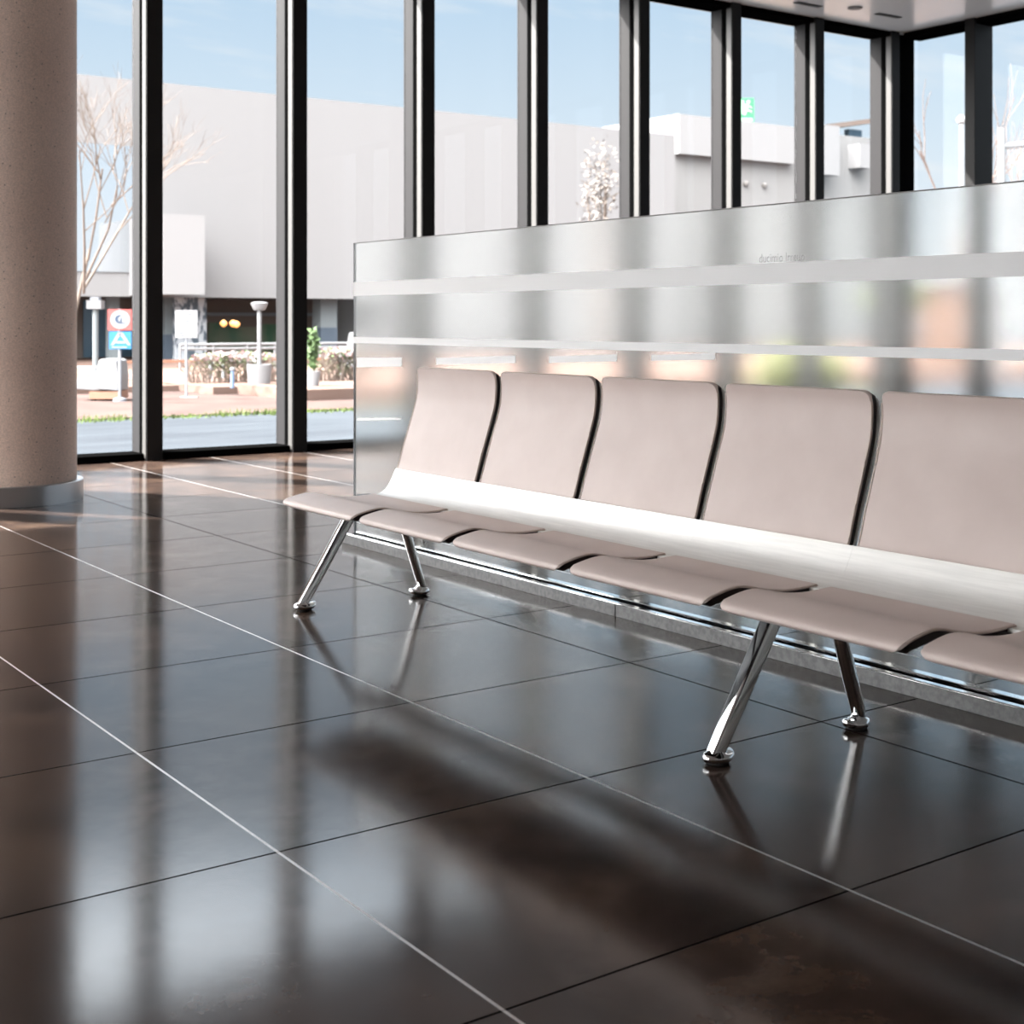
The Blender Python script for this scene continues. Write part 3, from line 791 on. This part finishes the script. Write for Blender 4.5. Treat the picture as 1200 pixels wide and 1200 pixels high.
face_prism(MB(), o0, [(-8.5 * k, 87 * k), (8.5 * k, 87 * k), (8.5 * k, 97 * k), (-8.5 * k, 97 * k)], -0.14, 0.14).build('lamp_head', 'white_paint', t)
face_prism(MB(), o0, [(-5 * k, 97 * k), (5 * k, 97 * k), (5 * k, 101 * k), (-5 * k, 101 * k)], -0.1, 0.1).build('cap', 'grey_paint', t)
# white lounge chair on a wooden base
o0, D = gpt(112, 472); k = D / FPX
t = thing('lounge_chair', o0, 'bulky white lounge chair with tall reclined back beside the street sign post', 'chair')
def q(u, v): return ((u - 112) * k, (472 - v) * k)
face_prism(MB(), o0, [q(109, 457), q(134, 459), q(134.5, 441), q(132, 423), q(127, 421.5), q(113, 421.5), q(111, 424), q(105, 446)], 0.25, 0.95).build('backrest', 'white_paint', t, bevel=0.02)
face_prism(MB(), o0, [q(80, 446), q(106, 446.5), q(113, 457), q(112, 459), q(80, 457)], 0.32, 0.98).build('seat', 'white_paint', t, bevel=0.02)
face_prism(MB(), o0, [q(80, 430), q(108, 430), q(108, 433), q(80, 433)], 0.26, 0.4).build('armrest', 'white_paint', t, bevel=0.008)
face_prism(MB(), o0, [q(99, 468.5), q(135, 468.5), q(134, 459.5), q(99, 460)], 0.28, 0.9).build('wooden_base', 'wood_rail', t)
MB().tube([o0 + RX * q(101, 0)[0] + RY * 0.4 + Vector((0, 0, 0.0)), o0 + RX * q(101, 0)[0] + RY * 0.4 + Vector((0, 0, 0.15))], 0.05, 10).build('foot', 'rubber', t)
# handrails
YH = 30.5
zh = lambda v, u, y: 1 - (v - 376) / FPX * (SN * onY(u, y) + CS * y)
t = thing('handrail', (onY(225, YH), YH, TZ), 'low terracotta coloured wooden handrail on thin pale posts along the terrace', 'railing')
za = zh(421.5, 225, YH)
MB().box(onY(120, YH), onY(420, YH), YH - 0.05, YH + 0.05, za - 0.06, za).build('top_rail', 'wood_rail', t)
for u in (160, 247, 262, 300, 345, 400):
    x = onY(u, YH); MB().box(x - 0.03, x + 0.03, YH - 0.03, YH + 0.03, TZ - 0.035, za - 0.06).build('post', 'grey_paint', t)
YH2 = 35
t = thing('white_railing', (onY(270, YH2), YH2, TZ), 'white double tube railing further back on the terrace behind the flowers', 'railing')
for v in (403.5, 408.5):
    z = zh(v, 270, YH2); MB().tube([(onY(211, YH2), YH2, z), (onY(410, YH2), YH2, z)], 0.035, 8).build('tube_rail', 'white_paint', t, smooth=True)
for u in (211, 250, 290, 322, 408):
    x = onY(u, YH2); MB().tube([(x, YH2, TZ), (x, YH2, zh(403.5, 270, YH2))], 0.03, 8).build('post', 'white_paint', t, smooth=True)
# bollard light
o0, D = gpt(272.5, 454.5, TZ); k = D / FPX
t = thing('bollard_light', o0, 'short slate blue bollard light with a white cap in front of the flower hedge', 'bollard')
MB().lathe(o0.x, o0.y, [(2.4 * k, TZ), (2.0 * k, TZ + 20 * k)], 14).build('post', 'bollard_blue', t, smooth=True)
MB().lathe(o0.x, o0.y, [(2.2 * k, TZ + 20 * k), (3.4 * k, TZ + 21.5 * k), (2.8 * k, TZ + 23.5 * k), (0.8 * k, TZ + 24 * k)], 14).build('cap', 'white_paint', t, smooth=True)
# a white pot beside the flowering shrub
o0, D = gpt(367, 455, TZ); k = D / FPX
t = thing('planter', o0, 'tapered white planter with leafy green plant left of the flowering shrub', 'planter')
MB().lathe(o0.x, o0.y, [(6 * k, TZ), (8.5 * k, TZ + 18 * k), (8.5 * k, TZ + 20 * k), (7 * k, TZ + 20 * k), (6.5 * k, TZ + 18 * k)], 24).build('pot', 'white_paint', t, smooth=True)
def leaves(mb, c, r, n, size, zs=1.0):
    for i in range(n):
        while True:
            p = Vector((random.uniform(-1, 1), random.uniform(-1, 1), random.uniform(-1, 1)))
            if p.length <= 1: break
        p = Vector(c) + Vector((p.x * r[0], p.y * r[1], p.z * r[2]))
        a = Vector((random.uniform(-1, 1), random.uniform(-1, 1), random.uniform(-1, 1))).normalized(); b = a.orthogonal().normalized()
        s_ = size * random.uniform(0.6, 1.3)
        mb.add([p - a * s_, p + b * s_ * 0.5, p + a * s_, p - b * s_ * 0.5], [(0, 1, 2, 3)])
    return mb
random.seed(9)
leaves(MB(), o0 + Vector((0, 0, 45 * k)), (6 * k, 6 * k, 26 * k), 160, 0.085).build('foliage', 'leaf_green', t)
# flower hedges
def hedge(u0, u1, vb, vt, label, n, seed):
    random.seed(seed)
    a, D = gpt(u0, vb, TZ); b, _ = gpt(u1, vb, TZ); k = D / FPX; H = (vb - vt) * k
    y = (a.y + b.y) / 2; x0, x1 = onY(u0, y), onY(u1, y)
    t = thing('flower_hedge', ((x0 + x1) / 2, y, TZ), label, 'hedge')
    st = MB()
    for i in range(n):
        x = random.uniform(x0, x1); yy = y + random.uniform(-.3, .3)
        p = Vector((x, yy, TZ)); h = H * random.uniform(.55, .95)
        st.tube([p, p + Vector((random.uniform(-.15, .15), random.uniform(-.1, .1), h * .5)), p + Vector((random.uniform(-.35, .35), random.uniform(-.2, .2), h))], [0.014, 0.011, 0.006], 4)
    st.build('stems', 'twig', t)
    W_ = (x1 - x0) / 2; c = Vector(((x0 + x1) / 2, y, TZ))
    leaves(MB(), c + Vector((0, 0, H * .55)), (W_, .35, H * .42), n * 5, 0.035).build('leaves', 'leaf_dark', t)
    leaves(MB(), c + Vector((0, 0, H * .84)), (W_, .4, H * .18), n * 3, 0.055).build('pink_blossom', 'blossom_pink', t)
    leaves(MB(), c + Vector((0, 0, H * .80)), (W_, .4, H * .22), n * 2, 0.055).build('white_blossom', 'blossom_white', t)
    leaves(MB(), c + Vector((0, 0, H * .82)), (W_, .4, H * .2), n * 2, 0.05).build('green_leaves', 'leaf_green', t)
hedge(222, 324, 447.5, 412, 'twiggy brown hedge with pale pink flowers behind the bollard light', 130, 11)
hedge(374, 430, 447, 407, 'flowering shrub with pink blossom seen beside the edge of the glass partition', 110, 12)
# white garden chair behind the shrub
o0, D = gpt(410, 439, TZ); k = D / FPX
t = thing('garden_chair', o0, 'white garden chair with sloping back behind the flowering shrub', 'chair')
face_prism(MB(), o0, [(-10 * k, 11 * k), (9 * k, 11 * k), (8 * k, 50 * k), (-3 * k, 49 * k)], 0.4, 0.5).build('backrest', 'white_paint', t, bevel=0.01)
face_prism(MB(), o0, [(-10 * k, 9 * k), (9 * k, 9 * k), (9 * k, 12 * k), (-10 * k, 12 * k)], -0.2, 0.45).build('seat', 'white_paint', t, bevel=0.01)
for sx in (-9, 8):
    for sy in (-0.17, 0.42):
        b0 = o0 + RX * sx * k + RY * sy
        MB().tube([b0, b0 + Vector((0, 0, 9.5 * k))], 0.02, 8).build('leg', 'white_paint', t)

# ------------------------------------------------------------------ trees and shrubs
def bare_tree(base, hgt, spread, lean, seed, mat, label, depth=5, r0=0.09):
    random.seed(seed)
    tw = MB(); trunk = MB()
    def grow(p, d, L, r, lev):
        q_ = p + d * L
        mid = p + d * L * 0.5 + Vector((random.uniform(-1, 1), random.uniform(-1, 1), random.uniform(-.3, .6))) * L * 0.06
        (trunk if lev == 0 else tw).tube([p, mid, q_], [r, r * 0.85, r * 0.68], 6 if lev < 2 else 4)
        if lev >= depth: return
        for i in range(3 if lev else 4):
            a = Vector((random.uniform(-1, 1), random.uniform(-1, 1), random.uniform(-.2, .9)))
            nd = (d + a.normalized() * spread).normalized()
            grow(p + d * L * random.uniform(0.6, 1.0), nd, L * random.uniform(0.55, 0.78), r * 0.58, lev + 1)
    t = thing('bare_tree', base, label, 'tree')
    d0 = Vector(lean).normalized()
    grow(Vector(base), d0, hgt * 0.33, r0, 0)
    trunk.build('trunk', mat, t, smooth=True); tw.build('branches', mat, t)
p, D = gpt(84, 458, GZ)
bare_tree((p.x, p.y, GZ + 0.02), 9.2, 0.75, (0.12, -0.02, 1), 21, 'twig', 'bare winter tree behind the concrete column, before the white building', 5, 0.05)
def gd(u, D): p = at(u, 376, D); return (p.x, p.y, GZ)
bare_tree(gd(1124, 52), 15, 0.5, (-.05, 0, 1), 31, 'twig_pale', 'pale bare tree seen left of the wide mullion near the window corner', 3, 0.07)
bare_tree(gd(1196, 58), 14, 0.5, (.1, 0, 1), 33, 'twig_pale', 'pale bare tree at the right edge beyond the last window', 3, 0.07)
def shrub(u, D, v0, v1, wpx, mat, label, n, size, seed, name='shrub'):
    random.seed(seed)
    b = Vector(gd(u, D)); k = D / FPX
    z0, z1 = max(1 - (v1 - 376) * k, GZ), 1 - (v0 - 376) * k
    t = thing(name, b, label, 'tree' if name.endswith('tree') else 'shrub')
    tr = MB()
    for i in range(5):
        e = b + Vector((random.uniform(-1, 1) * wpx * k * .3, random.uniform(-1, 1) * wpx * k * .3, (z0 + z1) / 2 - GZ))
        tr.tube([b, (b + e) / 2 + Vector((0, 0, 0.1)), e], [0.06, 0.045, 0.02], 6)
    tr.build('stems', 'twig', t)
    mb = MB()
    for j in range(7):
        c = b.copy(); c.x += random.uniform(-1, 1) * wpx * k * .3; c.y += random.uniform(-1, 1) * wpx * k * .3
        c.z = z0 + (z1 - z0) * random.uniform(.35, .65)
        leaves(mb, c, (wpx * k * .28, wpx * k * .28, (z1 - z0) * .36), n // 7, size)
    mb.build('foliage', mat, t)
shrub(706, 40, 150, 285, 60, 'leaf_beige', 'pale beige leafed tree against the white building, seen above the partition', 700, 0.085, 41, 'leafy_tree')
shrub(940, 24, 402, 470, 130, 'leaf_yellow', 'yellow green shrub blurred behind the frosted glass above the fourth seat', 2200, 0.09, 42)
shrub(1048, 40, 330, 372, 70, 'leaf_dark', 'dark green round tree blurred behind the frosted glass, beyond the window corner', 2200, 0.14, 43, 'leafy_tree')
# orange wall and far grey blocks seen only as blurs through the frosted glass
a = at(1112, 355, 42)
t = thing('orange_kiosk', (a.x, a.y, GZ), 'small orange kiosk blurred behind the frosted glass near the right edge', 'kiosk')
MB().box(a.x - 0.2, a.x + 1.4, a.y - 0.7, a.y + 0.9, GZ, 1.95).build('wall', 'orange_render', t)
MB().box(a.x - 0.35, a.x + 1.55, a.y - 0.85, a.y + 1.05, 1.95, 2.08).build('roof', 'orange_render', t)
# lamp posts on the right
for i, (u, D, vt, arm, lb) in enumerate([(1063, 60, 195, 0.25, 'slim street lamp far off beside the window corner post'),
                                     (1174, 38, 150, 0.9, 'tall white street lamp with a side arm right of the wide mullion'),
                                     (1127, 58, 145, 0.0, 'tall pale post with round top left of the wide mullion')]):
    b = Vector(gd(u, D)); z = 1 - (vt - 376) / FPX * D
    t = thing('street_lamp', b, lb, 'lamp')
    MB().tube([b, (b.x, b.y, z)], [0.07 if i == 0 else 0.11, 0.05 if i == 0 else 0.10], 10).build('post', 'white_paint', t, smooth=True)
    if arm:
        e = b + RX * arm
        MB().tube([(b.x, b.y, z - (0.0 if i == 0 else 0.5)), (e.x, e.y, z - (0.0 if i == 0 else 0.42))], 0.08 if i else 0.05, 8).build('arm', 'white_paint', t, smooth=True)
    else:
        MB().lathe(b.x, b.y, [(0.05, z - 0.05), (0.2, z + 0.05), (0.22, z + 0.2), (0.08, z + 0.36)], 14).build('lamp_head', 'white_paint', t, smooth=True)

for o in bpy.data.objects:
    if 'org' in o: del o['org']
